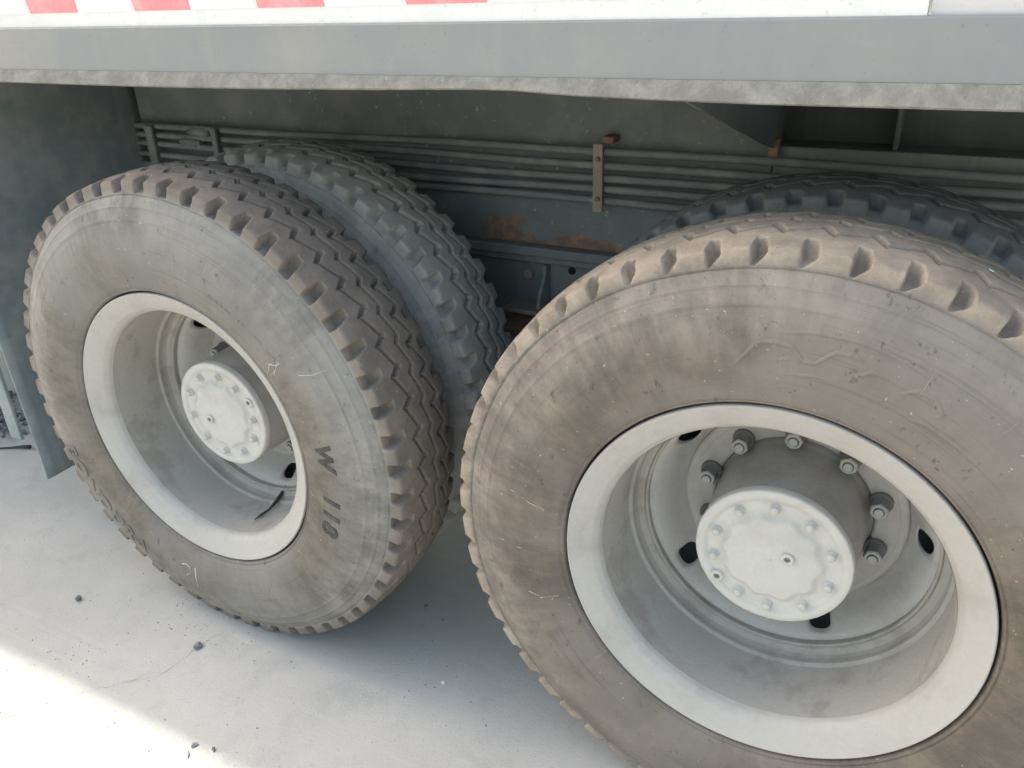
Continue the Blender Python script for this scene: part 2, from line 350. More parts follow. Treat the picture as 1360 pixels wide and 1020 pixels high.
# ---------------------------------------------------------------- wheel pieces (local: axis = y, origin at wheel centre, outer plane at y = 0)
RIM = round_prof([(.350, .052), (.3555, .030), (.3568, .016), (.3545, .0115), (.350, .0140), (.3335, .0215), (.3125, .0335), (.3035, .0445), (.3000, .056)], .004, 3)
BASE = round_prof([(.3000, .054), (.2990, .085), (.2978, .140), (.2972, .1860), (.2960, .1880), (.2912, .1886), (.2897, .1905), (.2902, .2030), (.2872, .2125),
                   (.2800, .2190), (.2742, .2198), (.2730, .2165), (.2688, .2162), (.2666, .2190), (.2675, .2260), (.2697, .2400)], .0016, 3)
DISC = np.array([(.150, .318), (.200, .317), (.214, .311), (.224, .296), (.232, .279), (.242, .2595), (.252, .2460), (.260, .2375), (.2695, .2335)])
def disc_y(r): return np.interp(r, DISC[:, 0], DISC[:, 1])
def disc_me(rot):
    bm = bmesh.new()
    r0, r1 = .150, .2695; hr, hu = .0145, .090     # hand hole half height (m), half width (rad)
    def P(u, r, dy=0): 
        a = u; return (r*math.cos(a), float(disc_y(r))+dy, r*math.sin(a))
    for sct in range(5):
        c = R(rot+72*sct); H = R(36); nn = 64; rings = []
        bpts = []
        for i in range(nn):
            t = 2*math.pi*i/nn; cu, su = math.cos(t), math.sin(t)
            kx = 1/max(abs(cu), abs(su)); bpts.append((cu*kx, su*kx, cu, su))
        for f in (0, .06, .15, .3, .5, .75, 1):
            ring = []
            for (bx, by, cu, su) in bpts:
                e = (abs(cu)**2.6+abs(su)**2.6)**(-1/2.6)
                u = c+(hu*cu*e)*(1-f)+H*bx*f
                rr = (.2425+hr*su*e)*(1-f)+((r0+r1)/2+(r1-r0)/2*by)*f
                ring.append(bm.verts.new(P(u, rr, .0025 if f == 0 else 0)))
            rings.append(ring)
        wall = [bm.verts.new((v.co.x, v.co.y+.012, v.co.z)) for v in rings[0]]
        rings.insert(0, wall)
        for a, b in zip(rings, rings[1:]):
            for i in range(nn): bm.faces.new((a[i], a[(i+1) % nn], b[(i+1) % nn], b[i]))
    bmesh.ops.remove_doubles(bm, verts=bm.verts[:], dist=.0002)
    bmesh.ops.recalc_face_normals(bm, faces=bm.faces[:])
    return from_bm(bm, 'wheel_disc')
def cover_me(bolts, rot):
    """hub end cover: rim, stepped field for the bolts, raised lobed boss"""
    n = 180; rr = [.1402, .1402, .1392, .1370, .1215, .1195, .112, .104, .0965, .0915, .087, .083, .078, .05, .025, .001]
    V = np.zeros((n, len(rr), 3)); th = np.linspace(0, 2*np.pi, n, endpoint=False)
    for j, r in enumerate(rr):
        for i, t in enumerate(th):
            dmin = min(abs((math.degrees(t)-b+180) % 360-180) for b in bolts)
            lobe = .0042*math.cos(min(dmin/18, 1)*math.pi)
            y = [.138, .128, .1232, .1218, .1218, .1246, .1246, .1246, .1246, .1242, .1205, .1172, .1160, .1156, .1154, .1153][j]
            q = r-lobe*(1 if 8 <= j <= 12 else .4 if j in (7, 13) else 0)
            V[i, j] = (q*math.cos(t), y, q*math.sin(t))
    return grid_me('hub_cover', V.reshape(-1, 3), n, len(rr))
def hex_me(name, r, y0, y1, dome=.25, rot=0):
    bm = bmesh.new()
    def ring(rad, y, n=6, o=0): return [bm.verts.new((rad*math.cos(2*math.pi*i/n+o), y, rad*math.sin(2*math.pi*i/n+o))) for i in range(n)]
    a = ring(r, y0, o=rot); b = ring(r, y1+(y0-y1)*.12, o=rot); c = ring(r*.86, y1, o=rot)
    for u, v in ((a, b), (b, c)):
        for i in range(6): bm.faces.new((u[i], u[(i+1) % 6], v[(i+1) % 6], v[i]))
    bm.faces.new(c[::-1]); bmesh.ops.recalc_face_normals(bm, faces=bm.faces[:]); return from_bm(bm, name)
def nut_me():
    """wheel nut with captive washer, seen from -y: washer at y 0, face at y -.042, stud end in the middle; slot 1 = painted face"""
    bm = bmesh.new()
    def ring(rad, y, n, o=0): return [bm.verts.new((rad*math.cos(2*math.pi*i/n+o), y, rad*math.sin(2*math.pi*i/n+o))) for i in range(n)]
    def skin(u, v, mi=0):
        for i in range(len(u)):
            f = bm.faces.new((u[i], u[(i+1) % len(u)], v[(i+1) % len(u)], v[i])); f.material_index = mi
    n = 24; w = [ring(.0215, .002, n), ring(.0215, -.006, n), ring(.0205, -.0078, n), ring(.0165, -.0085, n)]
    for a, b in zip(w, w[1:]): skin(a, b)
    def hexr(ap, y):      # 24-gon sampled on a hexagon
        out = []
        for i in range(n):
            t = 2*math.pi*i/n; q = (t+math.pi/6) % (math.pi/3)-math.pi/6; rad = ap/math.cos(q)
            out.append(bm.verts.new((rad*math.cos(t), y, rad*math.sin(t))))
        return out
    h = [hexr(.0150, -.0085), hexr(.0150, -.036), ring(.0146, -.0395, n), ring(.0102, -.0400, n)]
    skin(w[-1], h[0])
    for i, (a, b) in enumerate(zip(h, h[1:])): skin(a, b, 0 if i == 0 else 1)
    g = ring(.0094, -.0375, n); skin(h[-1], g, 0)
    s = [ring(.0086, -.0375, n), ring(.0086, -.0425, n), ring(.0074, -.0438, n)]
    skin(g, s[0], 0); skin(s[0], s[1], 0); skin(s[1], s[2], 1); f = bm.faces.new(s[2][::-1]); f.material_index = 1
    bmesh.ops.recalc_face_normals(bm, faces=bm.faces[:]); return from_bm(bm, 'wheel_nut')
def plug_me():
    bm = bmesh.new(); n = 24
    rings = [[bm.verts.new((r*math.cos(2*math.pi*i/n), y, r*math.sin(2*math.pi*i/n))) for i in range(n)]
             for r, y in ((.0122, .004), (.0122, -.005), (.0112, -.0065), (.0062, -.0068), (.0058, -.0045), (.0034, -.0045), (.0030, .001), (.0006, .001))]
    for q, (a, b) in enumerate(zip(rings, rings[1:])):
        for i in range(n):
            f = bm.faces.new((a[i], a[(i+1) % n], b[(i+1) % n], b[i])); f.material_index = 0 if q < 4 else 1
    bmesh.ops.recalc_face_normals(bm, faces=bm.faces[:]); return from_bm(bm, 'oil_plug')
def bolt_me():
    bm = bmesh.new(); n = 18
    rings = [[bm.verts.new((r*math.cos(2*math.pi*i/n), y, r*math.sin(2*math.pi*i/n))) for i in range(n)]
             for r, y in ((.0094, .003), (.0094, -.0012), (.0080, -.0022), (.0080, -.0092), (.0070, -.0112), (.0030, -.0120), (.0004, -.0121))]
    for a, b in zip(rings, rings[1:]):
        for i in range(n): bm.faces.new((a[i], a[(i+1) % n], b[(i+1) % n], b[i]))
    bmesh.ops.recalc_face_normals(bm, faces=bm.faces[:]); return from_bm(bm, 'cover_bolt')
def text_on_wall(name, body, th0, r0, size, outward=True, mat=None, parent=None, shear=0., offset=0., space=1., ext=.0011, lift=.0, xs=1.):
    cu = bpy.data.curves.new(name+'_curve', 'FONT'); cu.body = body; cu.size = size; cu.extrude = ext; cu.shear = shear
    cu.offset = offset; cu.space_character = space; cu.resolution_u = 3
    tmp = bpy.data.objects.new(name+'_tmp', cu); col.objects.link(tmp)
    dg = bpy.context.evaluated_depsgraph_get(); dg.update()
    me = bpy.data.meshes.new_from_object(tmp.evaluated_get(dg)); bpy.data.objects.remove(tmp)
    b_ = bmesh.new(); b_.from_mesh(me); bmesh.ops.triangulate(b_, faces=b_.faces[:])
    bmesh.ops.subdivide_edges(b_, edges=[e for e in b_.edges if e.calc_length() > .012], cuts=3, use_grid_fill=True)
    bmesh.ops.triangulate(b_, faces=b_.faces[:]); b_.to_mesh(me); b_.free()
    for v in me.vertices:
        tx, ty, tz = v.co; tx *= xs
        if outward: r = r0+ty; t = R(th0)-tx/(r0+size*.35)
        else: r = r0-ty; t = R(th0)+tx/(r0-size*.35)
        v.co = (r*math.cos(t), side_y(r)-tz-lift, r*math.sin(t))
    me.materials.clear(); me.name = name
    return add(name, me, mat, parent)
def stroke(name, polar, mat, parent, rad=.0011):
    pts = [(r*math.cos(R(t)), side_y(r)-.0003, r*math.sin(R(t))) for r, t in polar]
    return add(name, tube_me(name, pts, rad, 6), mat, parent)

def ridge(name, polar, mat, parent, w, h):
    pts = []
    for (a, b) in zip(polar, polar[1:]):
        for i in range(6): pts.append((a[0]+(b[0]-a[0])*i/6, a[1]+(b[1]-a[1])*i/6))
    pts.append(polar[-1]); C = [Vector((r*math.cos(R(t)), 0, r*math.sin(R(t)))) for r, t in pts]
    bm = bmesh.new(); rows = []
    for i, c in enumerate(C):
        d = (C[min(i+1, len(C)-1)]-C[max(i-1, 0)]).normalized(); n_ = Vector((-d.z, 0, d.x)); e = min(1, i/4, (len(C)-1-i)/4)
        row = []
        for u, hh in ((-1.3, -.0006), (-.7, h*.55), (0, h), (.7, h*.55), (1.3, -.0006)):
            p = c+n_*w*u; row.append(bm.verts.new((p.x, side_y(math.hypot(p.x, p.z))-(hh*e if hh > 0 else hh), p.z)))
        rows.append(row)
    for a, b in zip(rows, rows[1:]):
        for j in range(4): bm.faces.new((a[j], a[j+1], b[j+1], b[j]))
    bmesh.ops.recalc_face_normals(bm, faces=bm.faces[:])
    if sum(f.normal.y for f in bm.faces) > 0: bmesh.ops.reverse_faces(bm, faces=bm.faces[:])
    return add(name, from_bm(bm, name), mat, parent, True)
COVER_B = [127, 91.5, 56, 20.5, -16, -52.5, -88.5, -119, -167, 163]; PLUG_B = -143
ME_NUT = nut_me(); ME_PLUG = plug_me(); ME_BOLT = bolt_me()
for me_, ms in ((ME_NUT, ('steel', 'nutface')), (ME_PLUG, ('cover', 'steel')), (ME_BOLT, ('cover',))):
    for q in ms: me_.materials.append(M[q])
    me_.polygons.foreach_set('use_smooth', [len(p.vertices) == 4 for p in me_.polygons])
ME_RIM = lathe_me('rim_flange', RIM, 200); ME_BASE = lathe_me('rim', BASE, 180)
ME_DRUM = lathe_me('hub_drum', round_prof([(.152, .312), (.148, .300), (.1445, .290), (.1405, .20), (.1380, .150), (.1378, .130)], .003), 120)
ME_PLATE = lathe_me('hub_plate', round_prof([(.150, .312), (.1525, .302), (.157, .2985), (.196, .2985), (.1975, .2995), (.199, .2985), (.208, .2990), (.2125, .3015), (.2135, .318)], .0012, 2), 140)

def wheel(truck, cx, label, tyre, tyre_mat_, nut0, hole0, rot, plug_c):
    w = empty('wheel', (cx, 0, ZC), truck, label=label)
    add('tyre', tyre, tyre_mat_, w)
    add('rim_flange', ME_RIM, M['rim'], w); add('rim', ME_BASE, M['rim_in'], w)
    d = disc_me(hole0); add('wheel_disc', d, M['disc'], w, True)
    add('hub_plate', ME_PLATE, M['disc'], w); add('hub_drum', ME_DRUM, M['hub'], w)
    bolts = [(b+rot+360) % 360 for b in COVER_B]
    add('hub_cover', cover_me(bolts, rot), M['cover'], w)
    for b in bolts:
        o = add('cover_bolt', ME_BOLT, M['cover'], w); o.location = (.106*math.cos(R(b)), .1225, .106*math.sin(R(b)))
    for (px, pz, py) in ((.1175*math.cos(R(PLUG_B+rot)), .1175*math.sin(R(PLUG_B+rot)), .1235), (plug_c[0], plug_c[1], .1160)):
        o = add('oil_plug', ME_PLUG, M['cover'], w); o.location = (px, py, pz)
    for i in range(10):
        a = R(nut0+36*i); o = add('wheel_nut', ME_NUT, M['steel'], w)
        o.location = (.1675*math.cos(a), .2985, .1675*math.sin(a)); o.rotation_euler = (0, rng.uniform(0, 1), 0)
    return w
def inner_wheel(truck, cx, label, tyre, mat):
    w = empty('wheel', (cx, .335, ZC), truck, label=label)
    add('tyre', tyre, mat, w)
    prof = round_prof([(.352, .03), (.3545, .0115), (.33, .022), (.3035, .0445), (.297, .06), (.295, .20), (.297, .245), (.33, .264), (.354, .272), (.352, .25)], .004)
    add('rim', lathe_me('inner_rim', prof, 96), M['disc'], w)
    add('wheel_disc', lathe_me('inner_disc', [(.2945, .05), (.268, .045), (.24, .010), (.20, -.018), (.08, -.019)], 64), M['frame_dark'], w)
    return w

# ================================================================= ground
gm = bmesh.new()
for x in (-1, 1):
    for y in (-1, 1): gm.verts.new((x*60, y*60, 0))
gm.verts.ensure_lookup_table(); v = gm.verts; gm.faces.new((v[0], v[2], v[3], v[1]))
ground = add('ground', from_bm(gm, 'ground'), M['concrete'], kind='structure', label='pale grey concrete ground with fine cracks and grit')
def ribbon_me(name, pts, w, z=.0012, seed=0):
    q = random.Random(seed); P = []
    for (a, b) in zip(pts, pts[1:]):
        a, b = Vector((*a, 0)), Vector((*b, 0)); n = max(2, int((b-a).length/.012)); d = (b-a).normalized(); s = Vector((-d.y, d.x, 0))
        for i in range(n): P.append(a.lerp(b, i/n)+s*q.uniform(-1, 1)*.0035)
    P.append(Vector((*pts[-1], 0))); bm = bmesh.new(); L_ = []
    for i, p in enumerate(P):
        d = (P[min(i+1, len(P)-1)]-P[max(i-1, 0)]).normalized(); s = Vector((-d.y, d.x, 0))*w*q.uniform(.12, .7)
        L_.append((bm.verts.new(p+s+Vector((0, 0, z))), bm.verts.new(p-s+Vector((0, 0, z)))))
    for a, b in zip(L_, L_[1:]): bm.faces.new((a[0], a[1], b[1], b[0]))
    bmesh.ops.recalc_face_normals(bm, faces=bm.faces[:]); return from_bm(bm, name)
def add_crack(pts, w, seed): add('crack', ribbon_me('crack', pts, w, .0012, seed), M['crack'], ground)

# ================================================================= dump truck
truck = empty('dump_truck', (.67, .9, 0), label='dump truck with pale grey dual wheels, white body and blue grey lower rail', category='truck')
truck_inv = Matrix.Translation(-Vector(truck.location))
class TP: pass
def tk(o):      # parts are modelled in world coordinates; keep them there under the truck's empty
    o.matrix_parent_inverse = truck_inv; return o

TA = tyre_me('tyre_grey', 38.4, seed=3, nw=1.04, taper=.95); TB = tyre_me('tyre_tan', 96.7, seed=11, nw=.84, taper=.30)
TI = tyre_me('tyre_inner_a', 48.8, spp=18, ny=70, dr=-.007, seed=5, wear=.85)
TJ = tyre_me('tyre_inner_b', 92.0, spp=18, ny=70, dr=-.006, seed=9, wear=.55)
wa = tk(wheel(truck, 0, 'outer dual wheel beside the mud flap, grey dusty tyre', TA, M['tyre_grey'], 6.5, -79.0, 171.5, (-.036, -.016)))
wb = tk(wheel(truck, WB, 'outer dual wheel with tan dust on its tread and nuts showing', TB, M['tyre_tan'], 20.0, 3.0, 0, (.029, .0125)))
wc = tk(inner_wheel(truck, 0, 'inner dual wheel behind the grey tyre', TI, M['tyre_inner']))
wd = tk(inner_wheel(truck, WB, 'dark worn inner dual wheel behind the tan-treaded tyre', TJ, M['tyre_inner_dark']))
# lettering and marks on the sidewalls
text_on_wall('raised_lettering', 'W', 11.4, .423, .060, True, M['letters'], wa, .15, .0025, ext=.0015, xs=.98)
text_on_wall('raised_lettering', '118', -5.0, .423, .060, True, M['letters'], wa, .15, .0021, 1.2, ext=.0015, xs=1.12)
text_on_wall('raised_lettering', 'BONDURA', -164.5, .510, .068, False, M['tyre_grey'], wa, .1, .002, 1.12, .0024)
for w_, spans in ((wa, ((64, 50, .425, .010), (46, 38, .43, .008), (-70, -58, .462, .007))), (wb, ((208, 226, .440, .010), (182, 196, .45, .010)))):
    for (t0, t1, r0, h) in spans:           # rows of small moulded ribs, too worn to read
        bm = bmesh.new(); n = int(abs(t1-t0)*1.25); q = random.Random(int(t0))
        for i in range(n):
            if q.random() < .22: continue
            t = R(t0+(t1-t0)*i/n); ra, rb = r0, r0+h*q.uniform(.6, 1); wd_ = .0009
            vs_ = []
            for rr, s, dy in ((ra, -1, 0), (ra, 1, 0), (rb, 1, 0), (rb, -1, 0), (ra, -1, -.0011), (ra, 1, -.0011), (rb, 1, -.0011), (rb, -1, -.0011)):
                vs_.append(bm.verts.new((rr*math.cos(t)-s*wd_*math.sin(t), side_y(rr)+.0003+dy, rr*math.sin(t)+s*wd_*math.cos(t))))
            for f in ((4, 5, 6, 7), (0, 1, 5, 4), (1, 2, 6, 5), (2, 3, 7, 6), (3, 0, 4, 7)): bm.faces.new([vs_[x] for x in f])
        bmesh.ops.recalc_face_normals(bm, faces=bm.faces[:])
        add('moulded_ribs', from_bm(bm, 'moulded_ribs'), M['tyre_grey'] if w_ is wa else M['tyre_tan'], w_)
for pl in ([(.386, 36.3), (.41, 37.6), (.46, 37.8), (.43, 36.2), (.40, 34.4)], [(.405, 38.5), (.425, 36.5), (.447, 36.0)], [(.392, 35.0), (.415, 35.4), (.44, 38.3)], [(.47, 31.0), (.50, 29.5), (.53, 29.2)]):
    stroke('chalk_mark', pl, M['chalk'], wa, .0007)
for pl in ([(.432, -106.6), (.424, -104.8), (.428, -103.1), (.441, -102.6), (.453, -103.6), (.462, -104.3)], [(.420, -100.4), (.45, -100.2), (.485, -100.0), (.51, -100.2)]):
    stroke('chalk_mark', pl, M['chalk'], wa, .0016)
for pl in ([(.47, 168), (.43, 169.5), (.40, 170)], [(.49, 183), (.45, 184), (.385, 183.6)], [(.45, 197), (.43, 198.5)], [(.43, 199), (.39, 199)]):
    stroke('scratch', pl, M['chalk'], wb, .0004)
# worn moulded emblem on the tan tyre: stepped outline strokes
for pl in ([(.430, 99.5), (.452, 96.6), (.470, 94.6), (.474, 92), (.470, 88.5), (.452, 86.5), (.452, 84.2), (.476, 81.4), (.480, 78.5), (.470, 75.5)],
           [(.488, 91), (.497, 85), (.500, 78), (.498, 70), (.490, 64)], [(.452, 77), (.467, 74.8), (.466, 71.8)], [(.450, 70), (.470, 67), (.472, 64), (.458, 61.5), (.448, 62.5)],
           [(.425, 89), (.433, 84), (.431, 80)], [(.425, 66), (.435, 62), (.43, 59)], [(.446, 91.5), (.452, 88.6)]):
    ridge('moulded_emblem', pl, M['tyre_tan'], wb, .0034, .0022)

# ---- body: side panel, tape, lower rail with dented dusty lip
XB0, XB1 = -5.2, 2.7
BY = .10                                    # the body side stands this far in from the tyres' outer faces
KB = (BY-CAM.y)/(0-CAM.y)                   # what was measured on the plane y = 0, carried to the plane y = BY
def bx(x): return CAM.x+(x-CAM.x)*KB
def bz(z): return CAM.z+(z-CAM.z)*KB
XP = bx(1.466)
tk(box('side_panel', (XB0, XP, BY+.006, BY+.030, bz(1.5032), 2.50), M['white'], truck, .0, label='white body side panel'))
tk(box('side_panel', (XP+.004, XB1, BY+.010, BY+.032, bz(1.5032), 2.50), M['pink'], truck, .0, label='greyish pink body side panel'))
tk(box('side_panel', (XB0, XB1, 2.36, 2.40, 1.40, 2.50), M['white'], truck, .004))
tk(box('end_panel', (XB0, XB0+.04, BY+.034, 2.355, 1.47, 2.50), M['white'], truck, .004))
tk(box('end_panel', (XB1-.04, XB1, BY+.034, 2.355, 1.47, 2.50), M['white'], truck, .004))
tk(box('floor_plate', (XB0+.05, XB1-.05, BY+.062, 2.355, 1.415, 1.435), M['frame_dark'], truck, .002))
TS = .30*KB; x = bx(-.167)-TS*3
for i in range(9):
    if x+TS*.5 > XP: break
    s = .012
    for nm, mt, xa, xb in (('tape_segment', M['red'], x, x+TS*.494), ('tape_segment', M['tape'], x+TS*.495, x+TS*.9985)):
        xb = min(xb, XP-.002)
        bm = bmesh.new(); f = [bm.verts.new(c) for c in ((xa+s*.6, BY+.0052, bz(1.5285)), (xb, BY+.0052, bz(1.5285)), (xb-s*.6, BY+.0052, bz(1.578)), (xa-s*.6+.002, BY+.0052, bz(1.578)))]
        fc = bm.faces.new(f); bmesh.ops.recalc_face_normals(bm, faces=[fc])
        e = bmesh.ops.extrude_face_region(bm, geom=[fc]); 
        for vv in e['geom']:
            if isinstance(vv, bmesh.types.BMVert): vv.co.y += .0006
        bmesh.ops.recalc_face_normals(bm, faces=bm.faces[:])
        tk(add(nm, from_bm(bm, nm), mt, truck))
    x += TS
XS = np.concatenate([[XB0, -1.5, -.8], np.linspace(-.3, 1.75, 60), [2.0, XB1]])
BOT = np.interp((XS-CAM.x)/KB+CAM.x, [-9, -.2915, .1216, .4251, .6822, .8503, .9274, 1.0241, 1.1364, 1.2793, 1.5843, 3], [1.401, 1.4011, 1.4006, 1.4032, 1.4077, 1.4119, 1.4121, 1.4071, 1.4051, 1.4034, 1.4042, 1.404])
BOT = bz(BOT); LTOP = np.interp((XS-CAM.x)/KB+CAM.x, [-9, -.3034, 1.5794, 3], [1.4225, 1.4232, 1.4298, 1.430]); LTOP = bz(LTOP)
def strip_me(name, cols):
    bm = bmesh.new(); rows = [[bm.verts.new(p) for p in c] for c in cols]
    for a, b in zip(rows, rows[1:]):
        for j in range(len(a)-1): bm.faces.new((a[j], b[j], b[j+1], a[j+1]))
    for r_ in (rows[0], rows[-1]): bm.faces.new(r_)
    bmesh.ops.recalc_face_normals(bm, faces=bm.faces[:]); return from_bm(bm, name)
def wob(x, f, a): return a*mnoise.noise(Vector((x*f, 3.1, .7)))
tk(add('lower_rail', strip_me('lower_rail', [[(x, BY+.056, bz(1.5035)), (x, BY+.004, bz(1.5035)), (x, BY+wob(x, 2, .002), bz(1.5005)), (x, BY+wob(x, 3, .003), 1.460), (x, BY, l+.0002), (x, BY+.056, l+.0002)] for x, l in zip(XS, LTOP)]), M['rail'], truck, label='blue grey painted lower rail of the truck body'))
tk(add('rail_lip', strip_me('rail_lip', [[(x, BY+.058, l), (x, BY-.0015, l), (x, BY-.010, l-(l-b)*.45), (x, BY-.0155+wob(x, 9, .002), b+wob(x, 14, .0012)), (x, BY-.011, b-.003), (x, BY+.058, b+.004)] for x, l, b in zip(XS, LTOP, BOT)]), M['lip'], truck, label='dented dusty tan lip under the lower rail'))

# ---- subframe, main frame
FY = .82
tk(box('subframe_web', (XB0+.2, 1.146, FY, FY+.02, .9005, 1.4135), M['web'], truck, .002))
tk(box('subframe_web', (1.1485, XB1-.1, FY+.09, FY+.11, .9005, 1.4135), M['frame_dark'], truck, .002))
tk(box('subframe_ledge', (1.1485, XB1-.1, FY-.002, FY+.0885, .9005, 1.1935), M['frame'], truck, .004))
tk(box('subframe_rib', (1.392, 1.402, FY+.008, FY+.0885, 1.195, 1.413), M['frame_dark'], truck, .002))
tk(add('outrigger_gusset', prism_me('outrigger_gusset', [(FY+.088, 1.1955), (FY-.004, 1.1870), (.70, 1.2170), (BY+.006, 1.3855), (BY+.006, 1.389), (BY+.06, 1.4135), (FY+.088, 1.4135)], 1.1475, 1.1535), M['frame_dark'], truck))
tk(add('outrigger_gusset', prism_me('outrigger_gusset', [(FY-.003, 1.1870), (.70, 1.2170), (BY+.006, 1.3855), (BY+.006, 1.389), (BY+.06, 1.4135), (FY-.003, 1.4135)], -2.2, -2.19), M['frame'], truck))
tk(box('gusset_foot', (1.139, 1.162, FY-.030, FY-.004, 1.172, 1.214), M['rust'], truck, .004))
tk(box('rust_tab', (.868, .888, FY-.10, FY-.004, 1.372, 1.414), M['rust'], truck, .003))
tk(box('frame_flange', (XB0+.2, XB1-.1, FY-.030, FY+.05, .874, .8995), M['frame'], truck, .004))
tk(box('frame_web', (XB0+.2, XB1-.1, FY+.014, FY+.024, .62, .8735), M['frame'], truck, .001))
tk(box('frame_flange', (XB0+.2, XB1-.1, FY-.010, FY+.013, .850, .8715), M['frame'], truck, .004))
# spring hanger bracket seen between the tyres
tk(box('hanger_plate', (.47, .66, FY-.075, FY+.013, .722, .734), M['bracket'], truck, .002))
tk(add('hanger_rib', prism_me('hanger_rib', [(FY+.013, .735), (FY-.062, .735), (FY-.050, .775), (FY-.020, .812), (FY-.012, .846), (FY+.013, .846)], .566, .576, 'x', .001), M['frame'], truck))
bm = bmesh.new(); bmesh.ops.create_cone(bm, cap_ends=True, segments=6, radius1=.016, radius2=.0145, depth=.014, matrix=Matrix.Translation((.513, FY+.004, .812)) @ Matrix.Rotation(R(90), 4, 'X'))
tk(add('frame_bolt', from_bm(bm, 'frame_bolt'), M['bracket'], truck))
bm = bmesh.new(); bmesh.ops.create_cone(bm, cap_ends=True, segments=20, radius1=.0105, radius2=.0105, depth=.003, matrix=Matrix.Translation((.641, FY+.0125, .832)) @ Matrix.Rotation(R(90), 4, 'X'))
tk(add('hole_shade_disc', from_bm(bm, 'hole_shade_disc'), M['black'], truck))  # solid disc on the web; the hole's dark inside is painted, not cut
# bogie leaf springs added between the axles, mostly hidden, to block light from beyond
for i in range(9):
    h_ = .60-.055*i; n_ = 14; zz0 = .705-.021*i; prof = []
    tp = [(WB/2+h_*(2*j/n_-1), zz0-.055*((2*j/n_-1)*h_/.6)**2) for j in range(n_+1)]
    prof = tp+[(a, b-.019) for a, b in tp[::-1]]
    tk(add('blocker_spring_leaf', prism_me('blocker_spring_leaf', prof, FY-.13, FY-.04, 'y'), M['frame'] if i else M['rust'], truck))
tk(box('spring_seat', (WB/2-.09, WB/2+.09, FY-.15, FY+.01, .40, .515), M['frame_dark'], truck, .012))
# axles and far frame rail
for cx in (0, WB):
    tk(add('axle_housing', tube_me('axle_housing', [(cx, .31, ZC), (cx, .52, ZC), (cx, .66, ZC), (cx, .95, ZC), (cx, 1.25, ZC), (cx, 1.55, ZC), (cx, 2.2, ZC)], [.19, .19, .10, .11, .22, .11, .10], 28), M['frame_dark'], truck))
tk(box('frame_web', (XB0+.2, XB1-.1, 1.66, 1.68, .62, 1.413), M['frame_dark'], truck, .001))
for cx in (-.70, .675, 2.0):
    tk(box('cross_member', (cx-.05, cx+.05, FY+.12, 1.655, .64, .86), M['frame_dark'], truck, .01))
# five air pipes with clamps
for i, z in enumerate((1.162, 1.131, 1.1005, 1.0695, 1.040)):
    pts = [(xx, FY-.030+.0015*math.sin(xx*5+i), z+.0030*math.sin(xx*2.3+i*1.7)+.0012*math.sin(xx*7+i)) for xx in np.linspace(-.92, 2.4, 60)]
    tk(add('air_pipe', tube_me('air_pipe', pts, .0098, 10), M['pipe'], truck))
tk(box('pipe_clamp', (.727, .752, FY-.052, FY-.043, 1.018, 1.186), M['bracket'], truck, .002))
for zz in (1.150, 1.052):
    bm = bmesh.new(); bmesh.ops.create_cone(bm, cap_ends=True, segments=6, radius1=.0075, radius2=.0065, depth=.010, matrix=Matrix.Translation((.741, FY-.055, zz)) @ Matrix.Rotation(R(90), 4, 'X'))
    tk(add('clamp_bolt', from_bm(bm, 'clamp_bolt'), M['rust'], truck))
tk(box('clamp_hook', (.748, .778, FY-.046, FY-.004, 1.186, 1.203), M['rust'], truck, .004))
tk(box('pipe_clamp', (-.552, -.530, FY-.058, FY-.043, 1.06, 1.168), M['pipe'], truck, .004))
tk(box('pipe_clamp', (-.845, -.815, FY-.058, FY-.043, 1.045, 1.165), M['pipe'], truck, .004))
for (xx, zz, r_) in ((-.62, 1.150, .016), (-.665, 1.118, .0155)):
    tk(add('pipe_coupling', tube_me('pipe_coupling', [(xx-.045, FY-.034, zz), (xx-.03, FY-.034, zz), (xx-.028, FY-.034, zz), (xx+.028, FY-.034, zz), (xx+.03, FY-.034, zz), (xx+.045, FY-.034, zz)], [r_*.7, r_*.7, r_, r_, r_*.7, r_*.7], 8), M['pipe'], truck))
# ---- mud flap
bm = bmesh.new(); ny_, nz_ = 20, 34; g = []
for i in range(ny_+1):
    rowv = []
    for j in range(nz_+1):
        y = .150+(FY-.004-.150)*i/ny_; z = .152+(1.40-.152)*j/nz_
        y -= .016*(z-.152)/1.25*(1-i/ny_)
        xx = -.930+.006*math.sin(y*7+z*2)+.010*(1-j/nz_)**2
        rowv.append(bm.verts.new((xx, y, z)))
    g.append(rowv)
for i in range(ny_):
    for j in range(nz_): bm.faces.new((g[i][j], g[i][j+1], g[i+1][j+1], g[i+1][j]))
bmesh.ops.recalc_face_normals(bm, faces=bm.faces[:])
fl = bmesh.ops.solidify(bm, geom=bm.faces[:], thickness=.008)
tk(add('mud_flap', from_bm(bm, 'mud_flap'), M['flap'], truck, True, label='dark blue-grey rubber mud flap'))
tk(box('flap_stiffener', (-1.000, -.945, .128, .140, .298, 1.398), M['flap'], truck, .003))
for zz, yy in ((.385, .20), (.392, .235)):
    bm = bmesh.new(); bmesh.ops.create_uvsphere(bm, u_segments=8, v_segments=5, radius=.0045, matrix=Matrix.Translation((-.923, yy, zz)))
    tk(add('flap_rivet', from_bm(bm, 'flap_rivet'), M['chip'], truck))

